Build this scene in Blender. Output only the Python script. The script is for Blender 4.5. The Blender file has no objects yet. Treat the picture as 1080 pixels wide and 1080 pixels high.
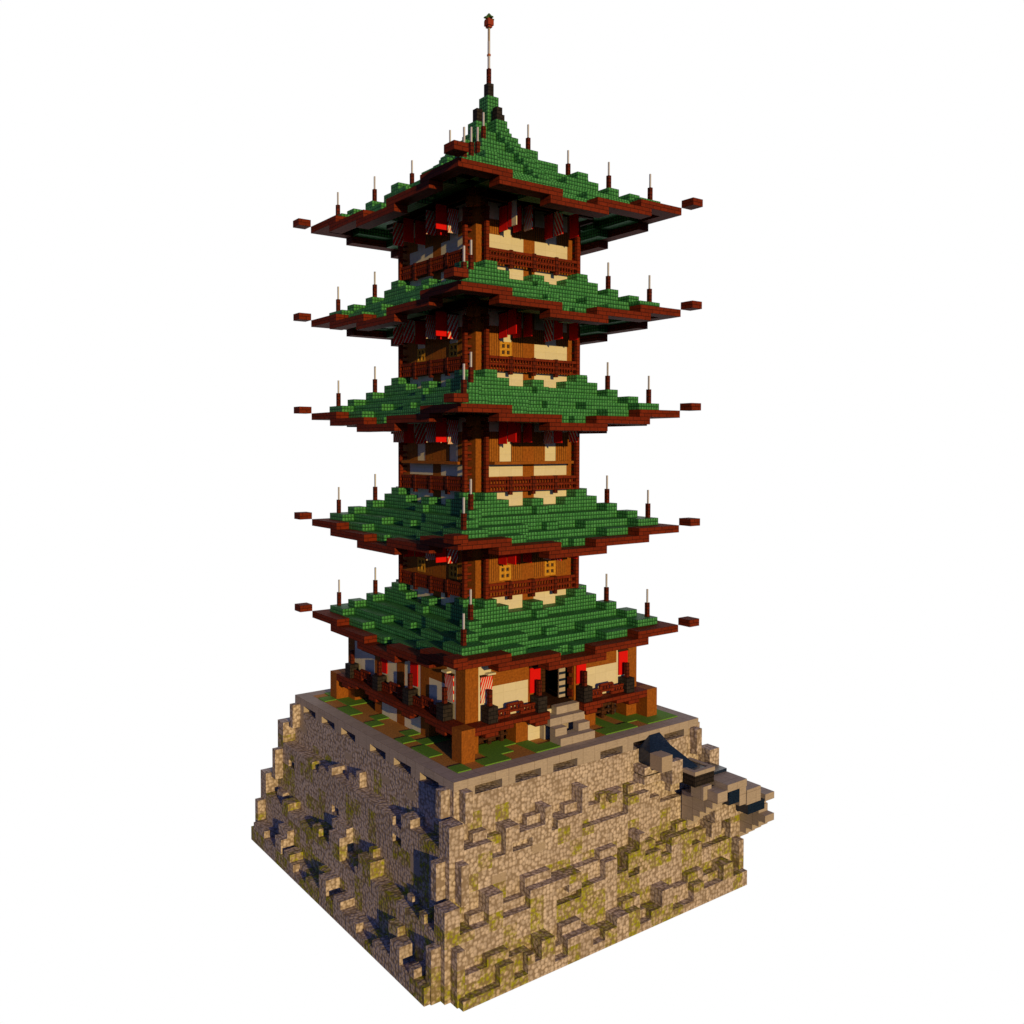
import bpy, math, random
from mathutils import Vector
R0 = random.Random(7)
sc = bpy.context.scene
COL = sc.collection
# ------------------------------------------------------------------ helpers
class MB:
    """collects quads (with UVs in block units) for ONE mesh object"""
    def __init__(s): s.v=[]; s.f=[]; s.uv=[]; s.m=[]
    def quad(s, p, uv, m=0):
        n=len(s.v); s.v+=p; s.f.append(tuple(range(n,n+len(p)))); s.uv+=uv; s.m.append(m)
    def box(s, x0,x1,y0,y1,z0,z1, m=0, skip=''):
        if x0>x1: x0,x1=x1,x0
        if y0>y1: y0,y1=y1,y0
        q=s.quad
        if 'l' not in skip: q([(x0,y1,z0),(x0,y0,z0),(x0,y0,z1),(x0,y1,z1)],[(y1,z0),(y0,z0),(y0,z1),(y1,z1)],m)
        q([(x1,y0,z0),(x1,y1,z0),(x1,y1,z1),(x1,y0,z1)],[(y0,z0),(y1,z0),(y1,z1),(y0,z1)],m)
        q([(x0,y0,z0),(x1,y0,z0),(x1,y0,z1),(x0,y0,z1)],[(x0,z0),(x1,z0),(x1,z1),(x0,z1)],m)
        q([(x1,y1,z0),(x0,y1,z0),(x0,y1,z1),(x1,y1,z1)],[(x1,z0),(x0,z0),(x0,z1),(x1,z1)],m)
        q([(x0,y0,z1),(x1,y0,z1),(x1,y1,z1),(x0,y1,z1)],[(x0,y0),(x1,y0),(x1,y1),(x0,y1)],m)
        q([(x0,y1,z0),(x1,y1,z0),(x1,y0,z0),(x0,y0,z0)],[(x0,y1),(x1,y1),(x1,y0),(x0,y0)],m)
        return s
    def build(s, name, mats, parent=None):
        me=bpy.data.meshes.new(name); me.from_pydata(s.v,[],s.f)
        ul=me.uv_layers.new(name='UVMap')
        for i,c in enumerate(s.uv): ul.data[i].uv=c
        if not isinstance(mats,(list,tuple)): mats=[mats]
        for mt in mats: me.materials.append(mt)
        for p,mi in zip(me.polygons,s.m): p.material_index=mi
        o=bpy.data.objects.new(name,me); COL.objects.link(o); o.parent=parent
        return o
def voxel_quads(solid, mb, h=.5, mat=None):
    """exposed faces of a set of half-block cells"""
    S=solid
    for (i,j,k) in S:
        x,y,z=i*h,j*h,k*h; X,Y,Z=x+h,y+h,z+h
        def put(p,uv,n):
            (mb(n,i,j,k) if callable(mb) else mb).quad(p,uv,mat(n,i,j,k) if mat else 0)
        if (i-1,j,k) not in S: put([(x,Y,z),(x,y,z),(x,y,Z),(x,Y,Z)],[(Y,z),(y,z),(y,Z),(Y,Z)],'l')
        if (i+1,j,k) not in S: put([(X,y,z),(X,Y,z),(X,Y,Z),(X,y,Z)],[(y,z),(Y,z),(Y,Z),(y,Z)],'r')
        if (i,j-1,k) not in S: put([(x,y,z),(X,y,z),(X,y,Z),(x,y,Z)],[(x,z),(X,z),(X,Z),(x,Z)],'f')
        if (i,j+1,k) not in S: put([(X,Y,z),(x,Y,z),(x,Y,Z),(X,Y,Z)],[(X,z),(x,z),(x,Z),(X,Z)],'b')
        if (i,j,k+1) not in S: put([(x,y,Z),(X,y,Z),(X,Y,Z),(x,Y,Z)],[(x,y),(X,y),(X,Y),(x,Y)],'t')
        if (i,j,k-1) not in S: put([(x,Y,z),(X,Y,z),(X,y,z),(x,y,z)],[(x,Y),(X,Y),(X,y),(x,y)],'d')
def empty(name, loc=(0,0,0)):
    o=bpy.data.objects.new(name,None); COL.objects.link(o); o.location=loc; o.empty_display_size=.3; return o
def tag(o, label=None, cat=None, group=None, kind=None):
    if label: o['label']=label
    if cat: o['category']=cat
    if group: o['group']=group
    if kind: o['kind']=kind
    return o
# face frames of the square tower: a runs along the face, d is the distance out from the body wall
FACES=['front','left','back','far']
def fbox(mb, face, a0,a1,d0,d1,z0,z1,m=0):
    if face=='front': mb.box(a0,a1,-d1,-d0,z0,z1,m)
    elif face=='left': mb.box(-d1,-d0,a0,a1,z0,z1,m)
    elif face=='back': mb.box(a0,a1,9+d0,9+d1,z0,z1,m)
    else: mb.box(9+d0,9+d1,a0,a1,z0,z1,m)
    return mb
# ------------------------------------------------------------------ materials
def newmat(name, rough=.85, spec=.15):
    m=bpy.data.materials.new(name); m.use_nodes=True; nt=m.node_tree
    b=nt.nodes['Principled BSDF']; b.inputs['Roughness'].default_value=rough
    b.inputs['Specular IOR Level'].default_value=spec
    return m,nt,b
def N(nt,t,**kw):
    n=nt.nodes.new(t)
    for k,v in kw.items():
        if hasattr(n,k): setattr(n,k,v)
        else: n.inputs[k].default_value=v
    return n
def ramp(nt, fac, stops):
    r=nt.nodes.new('ShaderNodeValToRGB'); e=r.color_ramp.elements
    while len(e)<len(stops): e.new(.5)
    for x,(p,c) in zip(e,stops): x.position=p; x.color=(*c,1)
    nt.links.new(fac,r.inputs[0]); return r.outputs[0]
def mix(nt, fac, a, b, mode='MIX'):
    n=nt.nodes.new('ShaderNodeMix'); n.data_type='RGBA'; n.blend_type=mode
    for s,v in ((0,fac),(6,a),(7,b)):
        if hasattr(v,'is_output'): nt.links.new(v,n.inputs[s])
        elif s==0: n.inputs[0].default_value=v
        else: n.inputs[s].default_value=(*v,1)
    return n.outputs[2]
def bump(nt,b,h,strength=.4,dist=.03):
    n=N(nt,'ShaderNodeBump',Strength=strength,Distance=dist); nt.links.new(h,n.inputs['Height']); nt.links.new(n.outputs[0],b.inputs['Normal'])
def uvn(nt): return nt.nodes.new('ShaderNodeTexCoord').outputs['UV']
def objn(nt): return nt.nodes.new('ShaderNodeTexCoord').outputs['Object']
def pixel(nt, vec, size=16.0):
    """snap coordinates to 1/16 block texels, like the blocky surfaces in the photograph"""
    s=N(nt,'ShaderNodeVectorMath',operation='SNAP'); nt.links.new(vec,s.inputs[0]); s.inputs[1].default_value=(1/size,)*3
    return s.outputs[0]
def noise(nt, vec, scale, detail=2, rough=.5):
    n=N(nt,'ShaderNodeTexNoise',Scale=scale,Detail=detail,Roughness=rough); nt.links.new(vec,n.inputs['Vector']); return n.outputs['Fac']
def mapping(nt, vec, scale=(1,1,1), loc=(0,0,0)):
    n=nt.nodes.new('ShaderNodeMapping'); nt.links.new(vec,n.inputs['Vector']); n.inputs['Scale'].default_value=scale; n.inputs['Location'].default_value=loc; return n.outputs[0]
def mbrick(name, c1, c2, mortar, bw, rh, ms=.02, off=.5, rough=.8, nz=.35, bs=.5):
    m,nt,b=newmat(name,rough)
    uv=uvn(nt); br=N(nt,'ShaderNodeTexBrick',offset=off)
    for k,v in (('Scale',1.),('Mortar Size',ms),('Mortar Smooth',.15),('Bias',0.),('Brick Width',bw),('Row Height',rh)): br.inputs[k].default_value=v
    br.inputs['Color1'].default_value=(*c1,1); br.inputs['Color2'].default_value=(*c2,1); br.inputs['Mortar'].default_value=(*mortar,1)
    nt.links.new(uv,br.inputs['Vector'])
    n1=noise(nt,pixel(nt,objn(nt)),9,3,.7)
    c=mix(nt,1.,br.outputs['Color'],ramp(nt,n1,[(.25,(1-nz,)*3),(.75,(1+nz,)*3)]),'MULTIPLY')
    nt.links.new(c,b.inputs['Base Color'])
    inv=N(nt,'ShaderNodeMath',operation='SUBTRACT'); inv.inputs[0].default_value=1; nt.links.new(br.outputs['Fac'],inv.inputs[1])
    bump(nt,b,inv.outputs[0],bs,.03)
    return m
M={}
def mtile():
    m=mbrick('green_roof_tile',(.046,.255,.082),(.076,.34,.125),(.013,.078,.028),.25,.25,.03,0.,.55,.4,.6)
    nt=m.node_tree; b=nt.nodes['Principled BSDF']; src=b.inputs['Base Color'].links[0].from_socket
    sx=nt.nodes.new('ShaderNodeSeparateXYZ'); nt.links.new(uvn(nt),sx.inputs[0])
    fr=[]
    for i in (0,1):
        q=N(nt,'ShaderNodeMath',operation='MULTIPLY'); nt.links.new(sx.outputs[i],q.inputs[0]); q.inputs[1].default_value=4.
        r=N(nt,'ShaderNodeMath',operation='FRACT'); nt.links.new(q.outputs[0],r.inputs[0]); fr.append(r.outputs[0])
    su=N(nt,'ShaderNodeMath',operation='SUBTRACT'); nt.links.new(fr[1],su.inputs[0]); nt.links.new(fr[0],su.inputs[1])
    nt.links.new(mix(nt,1.,src,ramp(nt,su.outputs[0],[(.0,(.80,.80,.74)),(.35,(1.45,1.35,1.35))]),'MULTIPLY'),b.inputs['Base Color'])  # bright upper-left of each tile is a highlight painted into the colour
    return m
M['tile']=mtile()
M['trim']=mbrick('red_brown_brick_timber',(.20,.024,.0065),(.15,.018,.005),(.05,.007,.0025),.72,.25,.02,.5,.8,.35,.5)
M['black']=mbrick('black_stone_brick',(.022,.018,.02),(.035,.028,.028),(.008,.007,.008),.5,.25,.025,.5,.7,.4,.6)
M['dark']=mbrick('dark_timber',(.055,.02,.01),(.075,.028,.013),(.02,.008,.005),1.,.25,.02,.5,.85,.35,.4)
def mwood(name, c1, c2, vertical=True, plank=0.):
    m,nt,b=newmat(name,.8)
    uv=uvn(nt); g=mapping(nt,uv,(14,1.6,1) if vertical else (1.6,14,1))
    n1=noise(nt,g,1.,4,.6); n2=noise(nt,pixel(nt,uv),7,2)
    c=ramp(nt,n1,[(.25,c1),(.75,c2)])
    c=mix(nt,1.,c,ramp(nt,n2,[(.3,(.72,)*3),(.7,(1.15,)*3)]),'MULTIPLY')
    if plank:
        sx=nt.nodes.new('ShaderNodeSeparateXYZ'); nt.links.new(uv,sx.inputs[0])
        d=N(nt,'ShaderNodeMath',operation='MULTIPLY'); nt.links.new(sx.outputs[0],d.inputs[0]); d.inputs[1].default_value=1/plank
        fr=N(nt,'ShaderNodeMath',operation='FRACT'); nt.links.new(d.outputs[0],fr.inputs[0])
        lt=N(nt,'ShaderNodeMath',operation='GREATER_THAN'); nt.links.new(fr.outputs[0],lt.inputs[0]); lt.inputs[1].default_value=.2
        c=mix(nt,lt.outputs[0],(c1[0]*.22,c1[1]*.2,c1[2]*.2),c)
        bump(nt,b,lt.outputs[0],.6,.03)
    else: bump(nt,b,n1,.25,.02)
    nt.links.new(c,b.inputs['Base Color']); return m
M['log']=mwood('orange_brown_log',(.25,.075,.010),(.42,.135,.018))
M['beam']=mwood('orange_brown_beam',(.25,.075,.010),(.42,.135,.018),False)
M['plank']=mwood('upright_orange_planks',(.30,.10,.014),(.46,.165,.024),True,.1875)
M['window']=mwood('yellow_window_frame',(.62,.30,.03),(.72,.38,.05))
M['post']=mbrick('dark_red_post',(.15,.020,.008),(.10,.013,.006),(.035,.006,.003),.5,.25,.03,.5,.8,.3,.5)
def mplain(name, col, nz=.12, scale=6, rough=.85, seam=False):
    m,nt,b=newmat(name,rough); uv=uvn(nt)
    n=noise(nt,pixel(nt,uv),scale,3,.6)
    c=mix(nt,1.,col,ramp(nt,n,[(.25,(1-nz,)*3),(.75,(1+nz*.6,)*3)]),'MULTIPLY')
    if seam:
        br=N(nt,'ShaderNodeTexBrick',offset=0.)
        for k,v in (('Scale',1.),('Mortar Size',.012),('Brick Width',1.),('Row Height',1.),('Mortar Smooth',.5)): br.inputs[k].default_value=v
        br.inputs['Color1'].default_value=(1,1,1,1); br.inputs['Color2'].default_value=(.93,.93,.93,1); br.inputs['Mortar'].default_value=(.8,.77,.72,1)
        nt.links.new(uv,br.inputs['Vector']); c=mix(nt,1.,c,br.outputs['Color'],'MULTIPLY')
    nt.links.new(c,b.inputs['Base Color']); return m
M['white']=mplain('off_white_plaster',(.80,.75,.62),.06,5,seam=True)
M['rod']=mplain('pale_rod',(.60,.62,.80),.05)
M['red']=mplain('red_cloth',(.80,.008,.008),.15,10)
M['red_pot']=mplain('red_clay',(.36,.055,.03),.2,12)
M['plant']=mplain('dull_green_leaf',(.07,.16,.05),.3,12)
M['joint']=mplain('rust_joint',(.5,.17,.08),.2,12)
M['grey_rod']=mplain('greyish_rod',(.5,.44,.42),.2,12)
M['pane']=mplain('dark_pane',(.06,.035,.03),.2)
M['dirt']=mplain('brown_earth',(.56,.26,.07),.5,9)
M['grass']=mplain('green_turf',(.15,.36,.05),.4,12)
def mstripe(name, ang, dens, grad):
    m,nt,b=newmat(name,.85); uv=uvn(nt)
    mp=nt.nodes.new('ShaderNodeMapping'); nt.links.new(uv,mp.inputs['Vector']); mp.inputs['Rotation'].default_value=(0,0,ang)
    sx=nt.nodes.new('ShaderNodeSeparateXYZ'); nt.links.new(mp.outputs[0],sx.inputs[0])
    d=N(nt,'ShaderNodeMath',operation='MULTIPLY'); nt.links.new(sx.outputs[0],d.inputs[0]); d.inputs[1].default_value=dens
    fr=N(nt,'ShaderNodeMath',operation='FRACT'); nt.links.new(d.outputs[0],fr.inputs[0])
    s2=nt.nodes.new('ShaderNodeSeparateXYZ'); nt.links.new(uv,s2.inputs[0])
    th=N(nt,'ShaderNodeMath',operation='MULTIPLY_ADD'); nt.links.new(s2.outputs[1],th.inputs[0]); th.inputs[1].default_value=grad; th.inputs[2].default_value=.5-grad*.5
    gt=N(nt,'ShaderNodeMath',operation='GREATER_THAN'); nt.links.new(fr.outputs[0],gt.inputs[0]); nt.links.new(th.outputs[0],gt.inputs[1])
    nt.links.new(mix(nt,gt.outputs[0],(.78,.72,.68),(.80,.012,.012)),b.inputs['Base Color']); return m
M['stripe']=mstripe('red_cloth_diagonal_white_stripes',.75,4.,.5)
M['stripe2']=mstripe('red_cloth_fine_white_stripes',.6,6.,-.55)
M['half']=mstripe('red_and_white_halved_cloth',0,.9,0.)
def mcobble(name, base, dark, moss=None):
    m,nt,b=newmat(name,.9,.08); o=objn(nt)
    jt=N(nt,'ShaderNodeTexNoise',Scale=5.,Detail=1); nt.links.new(o,jt.inputs['Vector'])
    wob=nt.nodes.new('ShaderNodeVectorMath'); wob.operation='MULTIPLY_ADD'; nt.links.new(jt.outputs['Color'],wob.inputs[0]); wob.inputs[1].default_value=(.10,)*3; nt.links.new(o,wob.inputs[2])
    vo=N(nt,'ShaderNodeTexVoronoi',feature='F1',Scale=4.0,Randomness=.7); nt.links.new(wob.outputs[0],vo.inputs['Vector'])
    sep=nt.nodes.new('ShaderNodeSeparateColor'); nt.links.new(vo.outputs['Color'],sep.inputs[0])
    c=ramp(nt,sep.outputs[0],[(.1,tuple(x*.84 for x in base)),(.9,tuple(x*1.1 for x in base))])
    pn=noise(nt,pixel(nt,o),10,3,.6)
    if moss:
        mn=noise(nt,o,2.2,3,.6)
        c=mix(nt,ramp(nt,mn,[(.42,(0,0,0)),(.58,(1,1,1))]),c,moss)
    c=mix(nt,1.,c,ramp(nt,pn,[(.25,(.8,)*3),(.75,(1.14,)*3)]),'MULTIPLY')
    big=noise(nt,o,.35,2)
    c=mix(nt,1.,c,ramp(nt,big,[(.3,(.9,.88,.88)),(.7,(1.08,)*3)]),'MULTIPLY')
    e=ramp(nt,vo.outputs['Distance'],[(.40,(1,1,1)),(.66,(0,0,0))])
    c=mix(nt,e,dark,c)
    c=mix(nt,1.,c,ramp(nt,vo.outputs['Distance'],[(.05,(1.16,)*3),(.6,(.86,)*3)]),'MULTIPLY')
    nt.links.new(c,b.inputs['Base Color'])
    hh=ramp(nt,vo.outputs['Distance'],[(.0,(1,1,1)),(.3,(.85,)*3),(.6,(.35,)*3),(.8,(0,0,0))])
    bump(nt,b,hh,.5,.05)
    return m
M['cobble']=mcobble('pebbled_cobblestone',(.62,.54,.53),(.36,.285,.245))
M['mossy']=mcobble('mossy_cobblestone',(.60,.505,.44),(.30,.24,.14),(.36,.38,.03))
def mstone(name, col):
    m,nt,b=newmat(name,.9,.1); uv=uvn(nt)
    n1=noise(nt,pixel(nt,mapping(nt,uv,(1,1,1))),11,3,.65); n2=noise(nt,mapping(nt,uv,(1.5,7,1)),1.5,3)
    c=mix(nt,1.,col,ramp(nt,n1,[(.25,(.84,)*3),(.75,(1.1,)*3)]),'MULTIPLY')
    c=mix(nt,1.,c,ramp(nt,n2,[(.3,(.88,)*3),(.7,(1.08,)*3)]),'MULTIPLY')
    br=N(nt,'ShaderNodeTexBrick',offset=0.)
    for k,v in (('Scale',1.),('Mortar Size',.016),('Brick Width',1.),('Row Height',1.),('Mortar Smooth',.3)): br.inputs[k].default_value=v
    br.inputs['Color1'].default_value=(1,1,1,1); br.inputs['Color2'].default_value=(.9,.9,.9,1); br.inputs['Mortar'].default_value=(.55,.5,.48,1)
    nt.links.new(mapping(nt,uv,(1,1,1),(0,.5,0)),br.inputs['Vector'])
    c=mix(nt,1.,c,br.outputs['Color'],'MULTIPLY'); nt.links.new(c,b.inputs['Base Color']); bump(nt,b,n1,.25,.02); return m
M['stone']=mstone('dressed_stone',(.49,.425,.405))
M['smooth']=mplain('plain_stone',(.46,.385,.34),.22,10)
def mwater():
    m,nt,b=newmat('dark_blue_water',.25,.5)
    n=noise(nt,mapping(nt,uvn(nt),(3,9,1)),1.5,3)
    nt.links.new(ramp(nt,n,[(.3,(.006,.014,.04)),(.7,(.016,.035,.09))]),b.inputs['Base Color']); bump(nt,b,n,.3,.04); return m
M['water']=mwater()

# ------------------------------------------------------------------ PAGODA
pagoda=tag(empty('pagoda',(4.5,4.5,-6.5)),'five storey timber pagoda with green tiled roofs standing on the stone base','pagoda')
class _P: pass
def part(mb,name,mats,parent=None):
    o=mb.build(name,mats,None); p=parent or pagoda
    o.parent=p; off=Vector((0,0,0)); q=p
    while q: off+=q.location; q=q.parent
    o.location=-off
    return o
ROOFS=[0,7,15,22,29]
def roof_top(u,v):
    """(top, thickness override) of the roof at a half-cell centre, relative to the roof level; None = open"""
    cu=min(u,9-u); cv=min(v,9-v)            # fold into the near quadrant (4.5 = middle)
    if cv>cu: along,out=cv,cu
    else: along,out=cu,cv
    k=int(math.floor(out+5))                # row counted in from the eave
    fr=out+5-k                              # 0..1 inside the row
    a=along
    mid=a>4
    if k==0:
        if a<-2: return 0,.5
        if a<-1: return 0,1.
        if a<2: return -.5,.5
        if a<3: return -.5,1.
        return -1,.5
    if k==1:
        if a<-2: return .5,.5
        if a<1: return 0,.5
        if mid and fr<.5: return -1,.5
        return -.5,.5
    if k==2:
        if a<-2: return 1.,.5
        if a<2: return .5,.5
        if mid and fr>=.5: return .5,1.
        return 0,.5
    if k==3:
        if a<-1: return 1.5,.5
        if mid and fr>=.5: return 1.5,1.
        return 1.,1.
    if k==4:
        if a<0: return 2.,.5
        if a<1: return 2.5,1.
        if a<2: return 2.,1.
        if mid: return 2.,1.
        return 1.5,.5
    # only on the top roof
    if mid and k<9:
        base={5:(2.5,3.),6:(3.5,4.),7:(4.5,5.),8:(5.5,6.)}
        # stepped ridge running up the middle of each side
        prof=[2.5,3.,3.5,4.,4.5,5.,5.5,6.5]
        i=int((out)*2)
        # out 0..4 -> heights at half-block steps
        hs=[3.,3.5,4.,4.5,5.,5.5,6.5,6.5]
        return hs[min(i,7)],3.
    if k==5: return 2.5,1.
    if k==6: return 3.5,1.5
    if k==7: return 4.5,1.5
    if k==8: return 5.5,1.5
    return 8.5,4.
for ri,R in enumerate(ROOFS):
    top=(ri==4); tile=set(); trim=set(); hm={}
    for i in range(-10,28):
        for j in range(-10,28):
            u,v=i*.5+.25,j*.5+.25
            inside=0<u<9 and 0<v<9
            if inside and not top: continue
            t,th=roof_top(u,v)
            cu=min(u,9-u); cv=min(v,9-v); out=min(cu,cv)
            if top and -1<out<0 and max(cu,cv)>4:      # ridge foot
                t=2. if out<-.5 else 2.5
            hm[i,j]=(t,th,out)
    for (i,j),(t,th,out) in hm.items():
        bot=t-th
        for q in ((i-1,j),(i+1,j),(i,j-1),(i,j+1)):
            if q in hm: bot=min(bot,hm[q][0])
        if out<-4: bot=t-th
        for k in range(int(round(bot*2)),int(round(t*2))):
            (trim if out<-4 else tile).add((i,j,k))
    mb=MB(); voxel_quads(tile,mb)
    for q in range(len(mb.v)): mb.v[q]=(mb.v[q][0],mb.v[q][1],mb.v[q][2]+R)
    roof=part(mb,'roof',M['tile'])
    mb=MB(); voxel_quads(trim,mb)
    for q in range(len(mb.v)): mb.v[q]=(mb.v[q][0],mb.v[q][1],mb.v[q][2]+R)
    part(mb,'eave_trim',M['trim'],roof)
    for (x,y) in ((-6,-6),(14,-6),(-6,14),(14,14)):
        part(MB().box(x,x+1,y,y+1,R,R+.5),'corner_tip',M['trim'],roof)
    hips=[(-3.5,.5),(-1.5,1.5)]+([(.5,2.5),(2.5,4.5)] if top else [])
    for (a,h) in hips:
        for (x,y) in ((a,a),(9-a,a),(a,9-a),(9-a,9-a)):
            f=part(MB().box(x-.125,x+.125,y-.125,y+.125,R+h,R+h+1.),'roof_finial',M['post'])
            part(MB().box(x-.05,x+.05,y-.05,y+.05,R+h+1.,R+h+1.95),'finial_rod',M['rod'],f)
# spire on the top roof
for (x,y,z) in ((4.5,4.5,37.5),(4.5,3.5,35.5),(3.5,4.5,35.5),(5.5,4.5,35.5),(4.5,5.5,35.5)):
    part(MB().box(x-.25,x+.25,y-.25,y+.25,z,z+1.),'ridge_cap',M['black'])
sp=part(MB().box(4.375,4.625,4.375,4.625,38.5,39.6),'spire',M['post'])
part(MB().box(4.43,4.57,4.43,4.57,39.6,41.55),'spire_rod',M['rod'],sp)
part(MB().box(4.40,4.60,4.40,4.60,40.5,40.64),'spire_joint',M['joint'],sp)
part(MB().box(4.435,4.565,4.435,4.565,41.55,42.5),'spire_tip',M['grey_rod'],sp)
# pot with a plant on the very tip
pot=empty('flower_pot',(4.5,4.5,42.5)); tag(pot,'small red pot with a green plant on the tip of the spire','flower pot')
mb=MB()
for (r,z0,z1) in ((.17,0,.14),(.25,.14,.5),(.2,.5,.62)): mb.box(-r,r,-r,r,z0,z1)
mb.build('pot',M['red_pot'],pot)
mb=MB(); mb.box(-.05,.05,-.05,.05,.62,1.02)
for (x,y) in ((1,0),(-1,0),(0,1),(0,-1)):
    mb.box(x*.12-.08,x*.12+.08,y*.12-.08,y*.12+.08,.66,.84)
    mb.box(x*.3-.1,x*.3+.1,y*.3-.1,y*.3+.1,.62,.70)
mb.box(-.1,.1,-.1,.1,.86,.95)
mb.build('plant',M['plant'],pot)

# body of the tower
part(MB().box(.5,8.5,.5,8.5,-4.4,30.4),'inner_core',M['dark'])
for (x,y) in ((0,0),(8,0),(0,8),(8,8)):
    part(MB().box(x,x+1,y,y+1,.2,30.2),'corner_post',M['log'])
for fc in FACES:
    part(fbox(MB(),fc,4,5,-.49,0,.2,30.2),'middle_post',M['log'])
def win(fc,a,z):
    mb=MB(); fbox(mb,fc,a,a+1,-.4,-.06,z,z+1.)
    for (x0,x1) in ((0,.16),(.42,.58),(.84,1.)): fbox(mb,fc,a+x0,a+x1,-.06,.02,z,z+1.)
    for (y0,y1) in ((0,.16),(.42,.58),(.84,1.)):
        for (x0,x1) in ((.16,.42),(.58,.84)): fbox(mb,fc,a+x0,a+x1,-.06,.015,z+y0,z+y1)
    w=part(mb,'window',M['window'])
    for x0 in (.16,.58):
        for y0 in (.16,.58): part(fbox(MB(),fc,a+x0+.02,a+x0+.24,-.06,-.045,z+y0+.02,z+y0+.24),'pane',M['pane'],w)
def bay(fc,a0,rows):
    """rows of (z0,z1,kind) for one three-block bay starting at a0; the middle cell may differ"""
    for ri_,(z0,z1,kd) in enumerate(rows):
        if kd=='w':
            nm='lower_panel' if ri_==0 else ('frieze_panel' if ri_==len(rows)-1 else 'plaster_panel')
            part(fbox(MB(),fc,a0,a0+3,-.5,0,z0,z1),nm,M['white'])
        elif kd=='p': part(fbox(MB(),fc,a0,a0+3,-.5,0,z0,z1),'plank_panel',M['plank'])
        else:
            part(fbox(MB(),fc,a0,a0+1,-.5,0,z0,z1),'plank_panel',M['plank']); part(fbox(MB(),fc,a0+2,a0+3,-.5,0,z0,z1),'plank_strip',M['plank'])
            if kd=='pw': part(fbox(MB(),fc,a0+1,a0+2,-.5,-.03,z0,z1),'blind_window',M['white'])
            else: win(fc,a0+1,z0)
for si,(R,Rn) in enumerate(((0,7),(7,15),(15,22),(22,29))):
    for fc in FACES:
        for bi,a0 in enumerate((1,5)):
            rows=[(R+.8,R+2.5,'w')]
            if si==0: rows+=[(R+3.5,R+4.5,'pp'),(R+4.5,R+5.5,'p'),(R+5.5,Rn-.4,'w')]
            elif si==1: rows+=[(R+3.5,R+4.5,'w'),(R+4.5,R+5.5,'pw'),(R+5.5,R+6.5,'pw'),(R+6.5,Rn-.4,'w')]
            elif si==2:
                if fc=='left' or (fc in('front','far') and bi==0): rows+=[(R+3.5,R+4.5,'pp')]
                else: rows+=[(R+3.5,R+4.5,'w')]
                rows+=[(R+4.5,R+5.5,'pw'),(R+5.5,Rn-.4,'w')]
            else: rows+=[(R+3.5,R+4.5,'w'),(R+4.5,R+5.5,'pw'),(R+5.5,Rn-.4,'w')]
            bay(fc,a0,rows)
        for a0 in (1,5):
            part(fbox(MB(),fc,a0,a0+3,-.5,.003,R+2.5,R+3.5),'beam',M['beam'])
            part(fbox(MB(),fc,a0,a0+3,-.5,-.004,Rn-.4,Rn+1.2),'head_beam',M['dark'])
        # gallery railing
        mb=MB(); z=R+2.5
        fbox(mb,fc,.62,8.38,.44,.56,z+.78,z+.96); fbox(mb,fc,.62,8.38,.44,.56,z+.36,z+.54); fbox(mb,fc,.62,8.38,.45,.55,z+.02,z+.10)
        a=.8
        while a<8.3:
            if min(abs(a-p) for p in (2.5,4.5,6.5))>.16: fbox(mb,fc,a-.05,a+.05,.46,.54,z+.54,z+.78); fbox(mb,fc,a-.05,a+.05,.46,.54,z+.1,z+.36)
            a+=.25
        rl=part(mb,'railing',M['trim'])
        for p in (2.5,4.5,6.5): part(fbox(MB(),fc,p-.125,p+.125,.375,.625,z-.22,z+1.),'railing_post',M['post'],rl)
        for p in (.5,8.5):
            mb=MB(); fbox(mb,fc,p-.125,p+.125,.375,.625,R+2.45,Rn-.9)
            zz=R+2.6
            while zz<Rn-1.1:
                fbox(mb,fc,p-.06,p+.06,.002,.374,zz,zz+.18); fbox(mb,fc,p-.06,p+.06,.002,.374,zz+.38,zz+.56); zz+=1.
            part(mb,'gallery_post',M['trim'])
        # small timber brackets under the eave corners
        for s in ((0,) if fc in('front','left') else ()):
            mb=MB()
            lo=lambda x: x if s==0 else 9-x
            x0,x1=sorted((lo(-1.1),lo(-.7))); fbox(mb,fc,x0,x1,.45,.8,Rn-1.15,Rn-.55)
            x0,x1=sorted((lo(-.7),lo(.2))); fbox(mb,fc,x0,x1,.5,.7,Rn-.7,Rn-.56)
            part(mb,'bracket',M['log'])
        # dark ceiling ribs below the eaves
        mb=MB(); fbox(mb,fc,-.4,9.4,.9,1.15,Rn-.6,Rn-.3)
        part(mb,'eave_beam',M['dark'])
        if si==1: part(fbox(MB(),fc,1,8,.01,.75,R+4.31,R+4.5),'window_sill',M['beam'])

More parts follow.
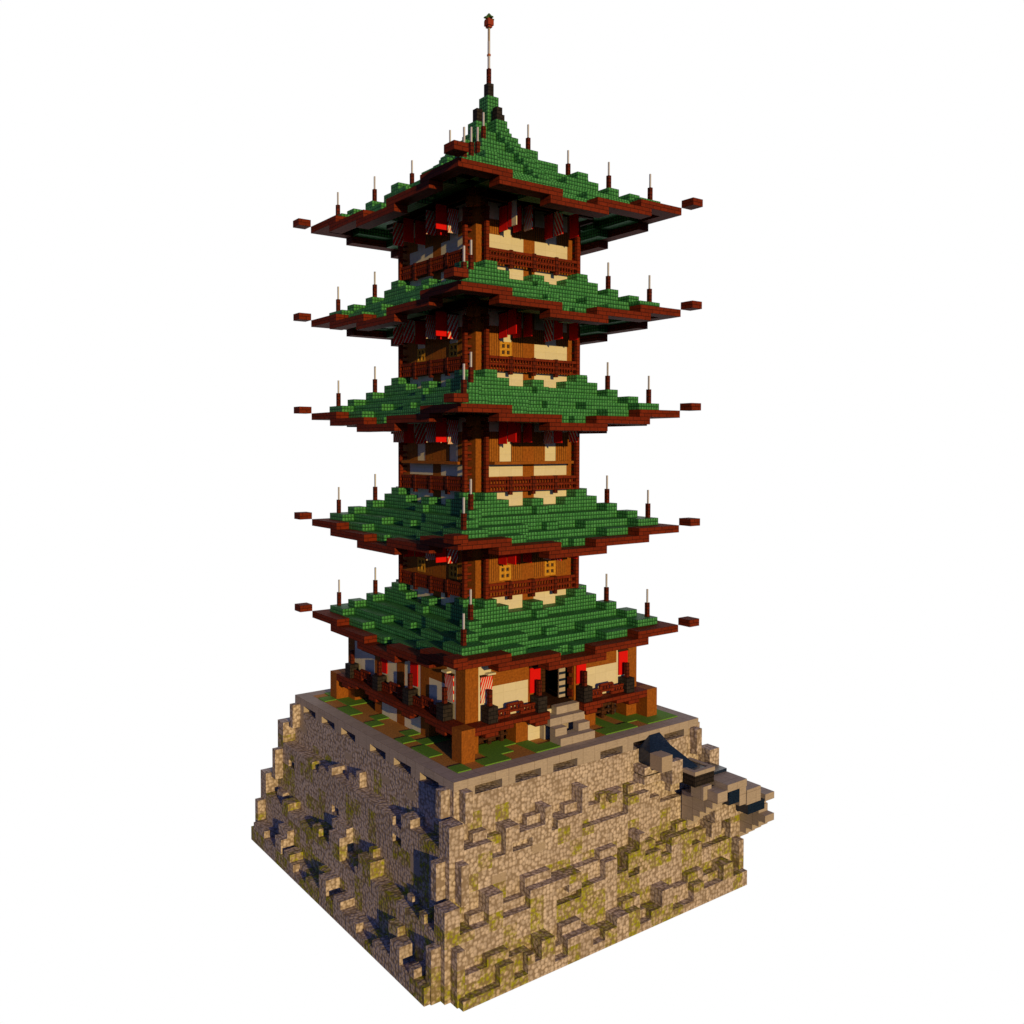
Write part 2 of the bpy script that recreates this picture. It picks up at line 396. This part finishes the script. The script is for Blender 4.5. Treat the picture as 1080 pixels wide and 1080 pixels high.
# ground floor ---------------------------------------------------
def cbox(mb,x0,x1,y0,y1,z0,z1): mb.box(x0,x1,y0,y1,z0,z1)
for (sx,sy) in ((0,0),(1,0),(0,1),(1,1)):
    f=lambda s,a,b:(a,b) if s==0 else (9-b,9-a)
    x0,x1=f(sx,-3,-2); y0,y1=f(sy,-3,-2)
    part(MB().box(x0,x1,y0,y1,-6.5,.3),'corner_column',M['log'])
    x0,x1=f(sx,-4,-3); y0,y1=f(sy,-4,-3)
    part(MB().box(x0,x1,y0,y1,-6.5,-4.496),'corner_pillar',M['log'])
part(MB().box(-1.6,10.6,-1.6,10.6,-6.5,-4.75),'undercroft',M['dark'])
mb=MB(); mb.box(-2.9,11.9,-2.9,11.9,-4.72,-4.505); part(mb,'floor',M['dark'])
for fc in FACES:
    door = fc=='front'
    # under the balcony
    for a in (1,7): part(fbox(MB(),fc,a,a+1,2,3,-6.5,-4.74),'pillar',M['log'])
    mb=MB()
    if door: fbox(mb,fc,2,7,2.5,2.999,-6.5,-4.74)
    else:
        for (a,b) in ((2,4),(5,7)): part(fbox(MB(),fc,a,b,2.5,2.999,-6.5,-4.74),'foundation_wall',M['white'])
        part(fbox(MB(),fc,4,5,2.5,3.0,-6.5,-4.74),'pillar',M['log'])
    if door: part(mb,'foundation_wall',M['white'])
    for a0 in (-2,8):
        mb=MB(); fbox(mb,fc,a0,a0+3,2.04,2.16,-5.72,-5.55); fbox(mb,fc,a0,a0+3,2.04,2.16,-6.12,-5.95)
        for p in (.5,1.5,2.5): fbox(mb,fc,a0+p-.125,a0+p+.125,1.975,2.225,-6.5,-5.2)
        part(mb,'undercroft_fence',M['dark'])
    # balcony
    mb=MB()
    segs=[(-3,0,.5),(0,1.3,.26),(1.3,3,.5)]+([] if door else [(3,6,.5)])+[(6,7.7,.5),(7.7,9,.26),(9,12,.5)]
    bls=[]
    if door:
        m2=MB()
        for (a,b,t) in segs: fbox(mb if a<4 else m2,fc,a,b,3.002,4,-4.5-t,-4.5)
        bls=[part(mb,'balcony',M['trim']),part(m2,'balcony',M['trim'])]
    else:
        for (a,b,t) in segs: fbox(mb,fc,a,b,3.002,4,-4.5-t,-4.5)
        bls=[part(mb,'balcony',M['trim'])]*2
    for a in (-2.2,1.8,6.2,10.2):
        bl=bls[0] if a<4 else bls[1]
        part(fbox(MB(),fc,a,a+1,3.3,3.985,-5.28,-5.003),'balcony_corbel',M['trim'],bl)
    for a in (-1.5,2.5,6.5,10.5):
        bp=part(fbox(MB(),fc,a-.37,a+.37,3.13,3.87,-4.5,-3.5),'balcony_pier',M['black'])
        part(fbox(MB(),fc,a-.125,a+.125,3.375,3.625,-3.5,-2.5),'pier_post',M['post'],bp)
    for (a0,a1) in ((-1.13,2.13),(6.87,10.13))+(() if door else ((2.87,6.13),)):
        mb=MB(); n=3; w=(a1-a0)/3
        for i in range(3):
            dz=.28 if i==1 else 0.
            x0,x1=a0+w*i,a0+w*(i+1)
            if i==1: x0,x1=x0-.04,x1+.04
            for (p,q) in ((.06,.24),(.44,.62)): fbox(mb,fc,x0,x1,3.44,3.56,-4.5+dz+p,-4.5+dz+q)
            for t in (.12,.37,.62,.87): fbox(mb,fc,x0+(x1-x0)*t-.07,x0+(x1-x0)*t+.07,3.45,3.55,-4.5+dz+.24,-4.5+dz+.44)
        fbox(mb,fc,a0+w-.1,a0+w+.12,3.42,3.58,-4.4,-3.66); fbox(mb,fc,a1-w-.12,a1-w+.1,3.42,3.58,-4.4,-3.66)
        part(mb,'balcony_railing',M['trim'])
    # walls
    wh=MB(); lg=MB(); bm=MB()
    if door: logs=(2,6); bays=((-1,2),(7,10))
    else: logs=(1,4,7); bays=((-1,1),(8,10))
    for a in logs: part(fbox(MB(),fc,a,a+1,2.5,3.,-4.5,-.45),'wall_post',M['log'])
    for (a0,a1) in bays:
        part(fbox(MB(),fc,a0,a1,2.5,2.99,-4.5,-2.5),'wall_panel',M['white'])
        part(fbox(MB(),fc,a0,a1,2.5,2.995,-2.5,-.5),'wall_band',M['beam'])
    for (a0,a1) in ((-2,-1),(10,11))+(() if door else ((2,4),(5,7))):
        part(fbox(MB(),fc,a0,a1,2.5,2.985,-4.5,-.5),'wall_panel',M['white'])
    if door:
        mb=MB(); fbox(mb,fc,3,6,2.55,2.97,-1.45,-.5); part(mb,'door_head',M['trim'])
        mb=MB(); fbox(mb,fc,2.9,6.1,.2,.4,-4.5,-.6); part(mb,'inner_wall',M['dark'])
        mb=MB()
        fbox(mb,fc,5.35,5.9,2.15,2.25,-4.4,-1.6); w=part(mb,'inner_screen',M['grey_rod'])
        mb=MB()
        for z in (-4.2,-3.75,-3.3,-2.85,-2.4,-1.95): fbox(mb,fc,5.35,5.9,2.25,2.27,z,z+.17)
        part(mb,'screen_slat',M['water'],w)
        for z in (-4.3,-3.5,-2.7,-1.9): part(fbox(MB(),fc,5.905,5.999,2.45,2.9,z,z+.5),'door_hinge_block',M['trim'])
    for a in (-1.6,):
        part(fbox(MB(),fc,a+.1,a+.7,3.0,3.35,-1.66,-1.55),'eave_shelf',M['white'])

# ------------------------------------------------------------------ BANNERS (hang from the building: things of their own)
ORD=['first','second','third','fourth','fifth','sixth']
KN={'red':'plain red','stripe':'red and white diagonally striped','stripe2':'finely striped red and white','half':'half red half white'}
FL={'front':'sunlit right-hand','left':'shaded left-hand'}
ST=['under the lowest roof','under the second roof from the bottom','under the middle roof','under the second roof from the top','under the top roof']
def banner(pts, axis, kind, label, group, name='banner'):
    """axis 'u': cloth lies in a plane of constant u (runs along v); 'v': constant v"""
    (c,a0,a1,z0,z1)=pts
    t=.035
    mb=MB()
    if axis=='u': bx=(c-t,c+t,a0,a1,z0,z1)
    else: bx=(a0,a1,c-t,c+t,z0,z1)
    cx,cy,cz=(bx[0]+bx[1])/2,(bx[2]+bx[3])/2,z1
    mb.box(*bx)
    # cloth UV 0..1 over the sheet
    for i,(x,y,z) in enumerate(mb.v):
        s=((y-a0) if axis=='u' else (x-a0))/(a1-a0); mb.uv[i]=(s,(z-z0)/(z1-z0))
        mb.v[i]=(x-cx,y-cy,z-cz)
    o=empty(name,(cx,cy,cz)); tag(o,label,'banner',group)
    mb.build('cloth',M[kind],o)
    b=MB()
    if axis=='u': b.box(-.07,.07,a0-cy-.03,a1-cy+.03,-.02,.09)
    else: b.box(a0-cx-.03,a1-cx+.03,-.07,.07,-.02,.09)
    b.build('hanging_bar',M['dark'],o)
    return o
HANG=[(1.87,.10,.93),(1.87,1.05,1.88),(2.95,.25,1.05),(3.38,.85,1.66),(5.80,.12,.95),(5.88,1.05,1.86),(7.32,1.0,1.83)]
PAT={('front',4):['red','half','red','stripe2','red','stripe','red'],('front',3):['red','red','red','red','stripe','red','red'],
     ('front',2):['red','red','red','red','stripe2','red','stripe'],('front',1):['red','red','red','red','stripe2','stripe','red'],
     ('left',4):['stripe2','red','red','stripe','red','red','stripe'],('left',3):['stripe','red','red','stripe2','red','stripe','stripe'],
     ('left',2):['stripe2','red','stripe','stripe2','stripe','red','stripe2'],('left',1):['stripe','red','red','stripe2','red','red','stripe2']}
OD7=['nearest the corner','next to the one nearest the corner','third from the corner','just before the middle post','just past the middle post','fifth past the corner post','farthest from the corner']
SIDE={'front':'sunlit','left':'shaded'}
STS=['','second lowest roof','middle roof','second highest roof','top roof']
KS={'red':'red','stripe':'striped','stripe2':'finely striped','half':'half white'}
OD7=['first','second','third','fourth','fifth','sixth','last']
for (fc,ri),pat in PAT.items():
    z1=ROOFS[ri]-.62; z0=z1-1.63
    for i,((c,d0,d1),kd) in enumerate(zip(HANG,pat)):
        lab='%s banner, %s from near corner, under the %s, %s side'%(KS[kd],OD7[i],STS[ri],SIDE[fc])
        dz=(-.08,.05,0,.03,-.05,0,.04)[i]
        if fc=='front': banner((c,-d1,-d0,z0+dz,z1+dz),'u',kd,lab,'banners hanging under the upper eaves')
        else: banner((c,-d1,-d0,z0+dz,z1+dz),'v',kd,lab,'banners hanging under the upper eaves')
for (a0,a1,kd,lab) in ((-1.88,-.98,'stripe2','striped banner beside the corner column on the sunlit ground floor'),
                       (2.08,2.95,'red','plain red banner left of the doorway'),
                       (6.15,7.02,'red','plain red banner right of the doorway'),
                       (10.15,11.0,'red','plain red banner at the far right end of the ground floor')):
    banner((-3.07,a0,a1,-3.4,-1.75),'v',kd,lab,'banners on the ground floor wall')
for (a0,a1,kd,lab) in ((-1.85,-.95,'stripe2','striped banner beside the corner column on the shaded ground floor'),
                       (2.25,3.12,'red','plain red banner on the shaded ground floor nearer the corner'),
                       (6.2,7.05,'red','plain red banner on the shaded ground floor farther from the corner')):
    banner((-3.07,a0,a1,-3.4,-1.75),'u',kd,lab,'banners on the ground floor wall')
banner((.3-1.2,4.0,4.85,-3.4,-1.7),'v','red','red banner hanging inside the open doorway','banners on the ground floor wall')

# ------------------------------------------------------------------ STONE STEPS
st=empty('stone_steps',(4.5,-4.5,-6.5)); tag(st,'short flight of pale stone steps up to the pagoda doorway','steps')
def sbox(x0,x1,y0,y1,z0,z1,name='step'):
    mb=MB().box(x0,x1,y0,y1,z0,z1); o=mb.build(name,M['stone'],st); o.location=(-4.5,4.5,6.5)
sbox(3,6,-5,-4,-6.5,-6.0); sbox(3,4,-4.5,-4.003,-6.0,-5.5,'side_block'); sbox(5,6,-4.5,-4.003,-6.0,-5.5,'side_block')
sbox(3,6,-4,-3.003,-5.5,-5.0); sbox(4,6,-3.5,-3.004,-5.0,-4.5); sbox(3.0,6,-3.4,-3.005,-6.5,-5.5,'back_block')

# ------------------------------------------------------------------ STONE BASE
def prof(z, A, side):
    return 0
def make_D(over, lo=-9., hi=18.):
    """depth of the wall face beyond the 15-block square, as a function of (a,z)"""
    def D(a,z):
        e=min(a,9-a)
        d=0.
        if e>-6:
            if z<-10: d=1.
        elif z<-8.5: d=1.
        if e>-7:
            if z<-14: d=2.
        elif z<-12.5: d=2.
        if z<-16.5 and e>-7.5: d=3.
        if -7.5<z<-7:   # loophole slots
            for r in (-4.5,-1.5,1.5,5.5,8.5,11.5):
                if r<a<r+2: d=-1.
        for (a0,a1,z0,z1,dd,kind) in over:
            if a0<a<a1 and z0<z<z1:
                d=max(d,dd) if kind=='+' else min(d,dd)
        return d
    return D
P_='+'; C_='-'
front=[(-5,-4,-10,-9.5,.5,P_),(-4,-3,-11,-10,.5,C_),(-3,-2,-10.5,-9.5,1,P_),(-2.5,-2,-11,-10.5,.5,C_),(-2,-1,-11,-10.5,.5,C_),(-1,0,-10,-9.5,.5,P_),
 (0,.5,-10.5,-9,1,P_),(.5,1,-10.5,-10,.5,C_),(.5,1,-10,-9.5,.5,P_),(2,3.5,-10,-9.5,.5,P_),(3,3.5,-10,-8.5,1,P_),(3.5,7,-11,-10,.5,C_),(5,7,-10.5,-9.5,.5,P_),(3,3.5,-11,-10.5,.5,C_),
 (5.5,6.5,-10,-9.5,1,P_),(7.5,11,-10,-9.5,.5,P_),(8.5,10,-9.5,-9,1,P_),(9,11,-10.5,-10,.5,C_),(10,13,-11,-10.5,.5,C_),(11,12.5,-10,-9,.5,P_),
 # second ledge
 (-6,-5,-14,-13.5,1.5,P_),(-5,-4,-14,-12.5,2,P_),(-4,-2,-14,-13.5,1.5,P_),(-2,0,-14,-13,2,P_),(-2,0,-13,-12.5,1.5,P_),(0,2,-14,-13,2,P_),(.0,1,-14.5,-13.5,1.5,C_),(1,2,-14.5,-14,1.5,C_),
 (2,4,-14,-13,1.5,P_),(4,5,-14,-13,2,P_),(4,5.5,-13,-12.5,1.5,P_),(6,7,-14,-13,2,P_),(6,7,-14.5,-14,1.5,C_),(7,7.5,-14,-12,2,P_),(7.5,9,-14,-13.5,2,P_),(7.5,9,-13.5,-13,1.5,P_),
 (9,11,-14.,-13.5,1.5,P_),(10,12,-14,-13,2,P_),(11,12,-13,-12.5,1.5,P_),(12,14,-14,-13.5,1.5,P_),(14,15,-14,-13,2,P_),(13,16,-14.5,-14,1.5,C_),
 # third ledge
 (-7,-5.5,-16.5,-16,2.5,P_),(-7.5,-5,-17,-16.5,2.5,C_),(-5.5,-4,-16.5,-15.5,2.5,P_),(-5,-2.5,-16.5,-16,3,P_),(-4,-3,-17,-16.,2.5,C_),(-2,-1,-16.5,-15.5,3,P_),(-1,0,-17,-16.5,2.5,C_),
 (0,1.5,-16.5,-15.5,2.5,P_),(0,2,-16.5,-16,3,P_),(2,3,-17,-16.5,2.5,C_),(5,6.5,-16.5,-15.5,2.5,P_),(4,6,-16.5,-16,3,P_),(6,7,-17.,-16.5,2.5,C_),(8,9,-16.5,-15.5,3,P_),(9,11,-16.5,-16,2.5,P_),(9,11,-17,-16.5,2.5,C_),
 (11,12.5,-16.5,-15.5,2.5,P_),(11,12,-16.5,-16,3,P_),(14,15,-16.5,-15.5,3,P_),(12,14,-16.5,-16,2.5,P_)]
left=[(-3,-2,-10,-9.5,1,P_),(7,7.5,-10,-9.5,1,P_),(4,4.5,-9.5,-9.,.5,P_),(4,5.5,-10,-9.5,.5,P_),(-2,-1,-11.5,-11,.5,C_),(6,7,-12.5,-12,.5,C_),(13,14,-11.5,-11,.5,C_),(-2,-1,-10.5,-10,.5,C_),(9,10,-10.5,-10,.5,C_),
 (4,5.5,-14,-13,2,P_),(4,6,-13.5,-12.5,1.5,P_),(0,1.5,-14,-13,2,P_),(.5,1.,-13,-12.5,1.5,P_),(-4,-3.5,-14,-13.5,1.5,P_),(-6,-5.5,-14,-13.5,2,P_),(12,13,-14,-13.5,2,P_),(14,15,-14,-13.5,1.5,P_),(7,8,-14,-13.5,2,P_),(2,4,-14.5,-14,1.5,C_),
 (-5,-4,-16.5,-15.5,3,P_),(-4,-3,-16,-15,2.5,P_),(-6.5,-6,-16.5,-16.,3,P_),(2,3,-16.5,-16,3,P_),(4,5,-16.5,-15.5,3,P_),(4.5,6,-16.5,-15.5,2.5,P_),(11,12,-16.5,-15.5,3,P_),(11,12.5,-16.5,-15,2.5,P_),(9.5,10.5,-17,-16,3,P_),(14,16,-16.5,-16,3,P_),(7,9,-17,-16.5,2.5,C_),(-2,0,-17,-16.5,2.5,C_)]
DF=make_D(front); DL=make_D(left); DB=make_D(left); DX=make_D(front)
solid=set()
ZB=-17.5
for k in range(-35,-13):
    z=k*.5+.25
    df={}; dl={}
    for i in range(-18,36):
        a=i*.5+.25
        df[i]=DF(a,z); dl[i]=DL(a,z)
    dbk={i:DB(9-(i*.5+.25),z) for i in range(-18,36)}; dxx={i:DX(9-(i*.5+.25),z) for i in range(-18,36)}
    for i in range(-18,36):
        u=i*.5+.25
        for j in range(-18,36):
            v=j*.5+.25
            if -6-v<df[i] and v-15<dbk[i] and -6-u<dl[j] and u-15<dxx[j]: solid.add((i,j,k))
base=empty('stone_rampart',(4.5,4.5,ZB)); tag(base,'tall tapering cobblestone base with mossy jagged ledges under the pagoda','rampart')
hcache={}
def hsh(*a):
    if a not in hcache: hcache[a]=random.Random(repr(a)).random()
    return hcache[a]
body=MB(); cop=MB()
def iscop(i,j,k):
    c=min(max(min(i*.5+.25,9-i*.5-.25),min(j*.5+.25,9-j*.5-.25)),0)
    return k*.5>=-7. or (k*.5>=-7.5 and c>-5)
def pick(n,i,j,k): return cop if iscop(i,j,k) else body
def kind(n,i,j,k):
    if iscop(i,j,k): return 0
    z=math.floor(k*.5+.5); x=math.floor(i*.5); y=math.floor(j*.5)
    h=hsh(x,y,z)
    p=.05 if z>-10 else (.24 if z>-13 else .5)
    if h<p: return 1
    if z>-14 and h>(.90 if z>-11 else .95) and n in 'flbr':
        ok=(i,j,k+1) in solid and (i,j,k-1) in solid
        dx,dy=(0,-1) if n=='f' else ((0,1) if n=='b' else ((-1,0) if n=='l' else (1,0)))
        for t in (-2,-1,1,2):
            q=(i+(t if dx==0 else 0),j+(t if dx else 0),k)
            if q not in solid or (q[0]+dx,q[1]+dy,k) in solid: ok=False
        for t in (-2,-1,1,2):
            if (i+dx,j+dy,k+t) in solid or (i,j,k+t) not in solid: ok=False
        if ok: return 2
    return 0
voxel_quads(solid,pick,.5,kind)
def bpart(mb,name,mats,par=base):
    o=mb.build(name,mats,par); o.location=(-4.5,-4.5,-ZB); return o
bpart(body,'rubble_wall',[M['cobble'],M['mossy'],M['smooth']])
bpart(cop,'coping',[M['stone']])
# buttress strips that frame each corner
for t in range(3):
    zt=(-7.,-10.5,-14.5)[t]; zb=(-8.75,-12.75,ZB)[t]
    for cx in (0,1):
        for cy in (0,1):
            mb=MB()
            g=lambda c,a,b:(a,b) if c==0 else (9-b,9-a)
            segs=[(zt,zb)] if t<2 else [(zt,-15.5),(-15.5,zb)]
            m2=MB()
            for q,(a,b) in enumerate(segs):
                mi=0 if (q==0) else 1
                x0,x1=g(cx,-5.62-t,-5.1-t); y0,y1=g(cy,-6.62-t,-6.003-t); mb.box(x0,x1,y0,y1,b,a,mi)
                x0,x1=g(cx,-6.62-t,-6.003-t); y0,y1=g(cy,-5.62-t,-5.1-t); m2.box(x0,x1,y0,y1,b,a,mi)
            bpart(mb,'corner_buttress',[M['cobble'],M['mossy']]); bpart(m2,'corner_buttress',[M['cobble'],M['mossy']])
# courtyard earth and turf mats
g=MB(); g.quad([(-5,-5,-6.496),(14,-5,-6.496),(14,14,-6.496),(-5,14,-6.496)],[(-5,-5),(14,-5),(14,14),(-5,14)]); tag(g.build('courtyard_ground',M['dirt']),kind='structure')
g=MB(); rr=random.Random(11); cells=set()
force={(-5,-5),(-3,-5),(-2,-5),(-1,-4),(-2,-4),(1,-5),(2,-5),(1,-4),(-5,-2),(-5,-1),(-4,0),(-5,1),(-4,2),(-5,5),(-4,6),(-5,8),(-5,9),(-4,10),(-5,12),(-4,11),(7,-5),(9,-5),(10,-4),(12,-5),(8,-4),(13,-4)}
for x in range(-5,14):
    for y in range(-5,14):
        ring=min(x+5,13-x,y+5,13-y)
        if (x,y) in force or (ring>=2 and ring<4 and rr.random()<.42) or ((x>7 or y>7) and ring<2 and rr.random()<.35): cells.add((x,y))
for (x,y) in cells:
    if -3<=x<12 and -3<=y<12 and not(x<-2 or y<-2): continue
    if (x in(-4,12) and y in(-4,12)): continue
    if 3<=x<6 and y>=-5 and y<0: continue
    g.box(x+.002,x+.998,y+.002,y+.998,-6.494,-6.43)
tag(g.build('turf_mats',M['grass']),'patchy green turf mats on the earth around the pagoda','turf',kind='stuff')

# ------------------------------------------------------------------ RUINED WATER CHANNEL on the right flank
aq=empty('ruined_water_channel',(12,-8,-12)); tag(aq,'broken stepped stone water channel jutting from the right side of the base','water channel')
def apart(name,boxes,mats):
    mb=MB()
    for b in boxes: mb.box(*b)
    o=mb.build(name,mats,aq); o.location=(-12,8,12); return o
apart('spout_block',[(9,10,-8,-7.002,-8.5,-7.5)],M['smooth'])
for b_ in ((10.003,11,-8,-6.003,-9.5,-8.),(8.5,9,-7.003,-6.003,-8.9,-8.4),(9.003,9.997,-6.997,-6.003,-8.9,-8.45)): apart('channel_wall',[b_],M['cobble'])
apart('basin_rim',[(11.003,13,-9,-8.7,-8.84,-8.58),(11.003,11.3,-8.697,-7.,-8.84,-8.58),(12.7,13,-8.697,-7,-8.84,-8.58)],M['stone'])
apart('basin_box',[(11.05,12.95,-8.96,-7.1,-9.6,-8.843)],M['black'])
for b_ in ([(13.003,15,-10,-8.,-10,-9.52),(17.003,18,-10,-8.5,-11.5,-11.04)]): apart('channel_slab',[b_],M['stone'])
for b_ in ([(15.003,16.5,-10,-8.,-11.3,-10.3),(12,12.997,-10,-9,-10.55,-9.85),(11.6,12.4,-9.2,-8.2,-10.5,-9.603),(14.3,14.97,-9.96,-8,-11.2,-10.003),(16.503,17,-9.5,-8,-12.3,-10.8)]): apart('channel_block',[b_],M['stone'])
cs=[]
for i in range(5):
    y0=-10+.5*i
    cs.append((17.003,18,y0,y0+.498,-13-.42*i,-12.52 if i==0 else -12.0))
apart('corbel',cs,M['stone']); cs=[]
for i in range(5):
    y0=-9.6+.5*i
    cs.append((12.0,13.0,y0,y0+.498,-11.0-.45*i,-10.553))
apart('corbel',cs,M['stone'])
for b_ in ((13.05,16.9,-9.,-8.05,-12.4,-11.35),(17.05,17.95,-9.4,-8.,-12.0,-11.52)): apart('channel_bed',[b_],M['cobble'])
# water
w=MB()
def sheet(pts):
    w.quad(pts,[(p[0],p[1]+p[2]) for p in pts])
W1=[(10.,-6.02,-6.78),(11.,-6.02,-6.76),(11.,-7.0,-7.35),(9.6,-7.0,-7.46)]
sheet(W1)
W2=[(9.6,-7.0,-7.46),(11.,-7.0,-7.35),(12.3,-8.3,-8.72),(10.9,-8.0,-8.6)]
sheet(W2)
sheet([(11.,-6.02,-6.78),(11.1,-6.02,-9.3),(11.1,-7.,-9.3),(11.,-7.,-7.35)])
sheet([(11.,-7.,-7.35),(11.1,-7.,-9.3),(12.3,-8.3,-9.3),(12.3,-8.3,-8.72)])
sheet([(9.003,-6.999,-8.35),(9.003,-6.01,-8.35),(9.003,-6.01,-7.3),(9.003,-6.999,-7.5)])
sheet([(9.003,-6.999,-7.6),(9.6,-7.,-7.46),(10.,-6.02,-6.78),(9.003,-6.02,-7.42)])
sheet([(11.3,-8.7,-8.66),(12.7,-8.7,-8.66),(12.7,-7.,-8.66),(11.3,-7.,-8.66)])
w.box(13.15,14.25,-9.985,-9.2,-10.9,-10.01); w.box(13.2,15,-8.4,-7.2,-9.5,-9.3); w.box(15.2,17.0,-9.95,-8.9,-12.0,-11.35)
tag(w.build('water',M['water']),kind='structure')

# ------------------------------------------------------------------ camera, backdrop, light
f=918.179/1080; yaw=.5926074; pit=-.0282220
cam=bpy.data.cameras.new('camera'); co=bpy.data.objects.new('camera',cam); COL.objects.link(co)
co.location=(-34.18513,-45.76281,12.532698)
fw=Vector((math.sin(yaw)*math.cos(pit),math.cos(yaw)*math.cos(pit),math.sin(pit)))
co.rotation_euler=fw.to_track_quat('-Z','Y').to_euler()
cam.sensor_fit='HORIZONTAL'; cam.sensor_width=36; cam.lens=36*f
cam.shift_x=(540-456.6127)/1080; cam.shift_y=(496.3672-540)/1080
cam.clip_start=.5; cam.clip_end=2000
sc.camera=co
# plain white backdrop standing behind everything
bc=Vector(co.location)+Vector((math.sin(yaw),math.cos(yaw),0))*190; r=Vector((math.cos(yaw),-math.sin(yaw),0))
bm=MB(); W=140; cx=bc+r*18
q=[cx-r*W+Vector((0,0,-148)),cx+r*W+Vector((0,0,-148)),cx+r*W+Vector((0,0,112)),cx-r*W+Vector((0,0,112))]
bm.quad([tuple(p) for p in q],[(0,0),(1,0),(1,1),(0,1)])
m=bpy.data.materials.new('white_backdrop'); m.use_nodes=True; nt=m.node_tree; nt.nodes.clear()
e=nt.nodes.new('ShaderNodeEmission'); e.inputs[0].default_value=(1,1,1,1); e.inputs[1].default_value=1.; oo=nt.nodes.new('ShaderNodeOutputMaterial'); nt.links.new(e.outputs[0],oo.inputs[0])
tag(bm.build('sky',m),kind='structure')
d=Vector((.225,1.,-.20)).normalized()
sun=bpy.data.lights.new('sun','SUN'); so=bpy.data.objects.new('sun',sun); COL.objects.link(so)
sun.energy=2.8; sun.angle=math.radians(.5); sun.color=(1.,.69,.235)
so.rotation_euler=d.to_track_quat('-Z','Y').to_euler(); so.location=(-10,-60,40)
w_=bpy.data.worlds.new('World'); sc.world=w_; w_.use_nodes=True; nt=w_.node_tree
bg=nt.nodes['Background']; sky=nt.nodes.new('ShaderNodeTexSky'); sky.sky_type='NISHITA'; sky.sun_disc=False; sky.dust_density=0.; sky.ozone_density=2.5
sky.sun_elevation=math.asin(-d.z); sky.sun_rotation=math.atan2(-d.x,-d.y)
nt.links.new(mix(nt,1.,sky.outputs[0],(.60,.66,1.38),'MULTIPLY'),bg.inputs[0]); bg.inputs[1].default_value=.05
sc.view_settings.view_transform='Standard'; sc.view_settings.look='None'; sc.view_settings.exposure=0; sc.view_settings.gamma=1
sc.cycles.max_bounces=4; sc.cycles.diffuse_bounces=1
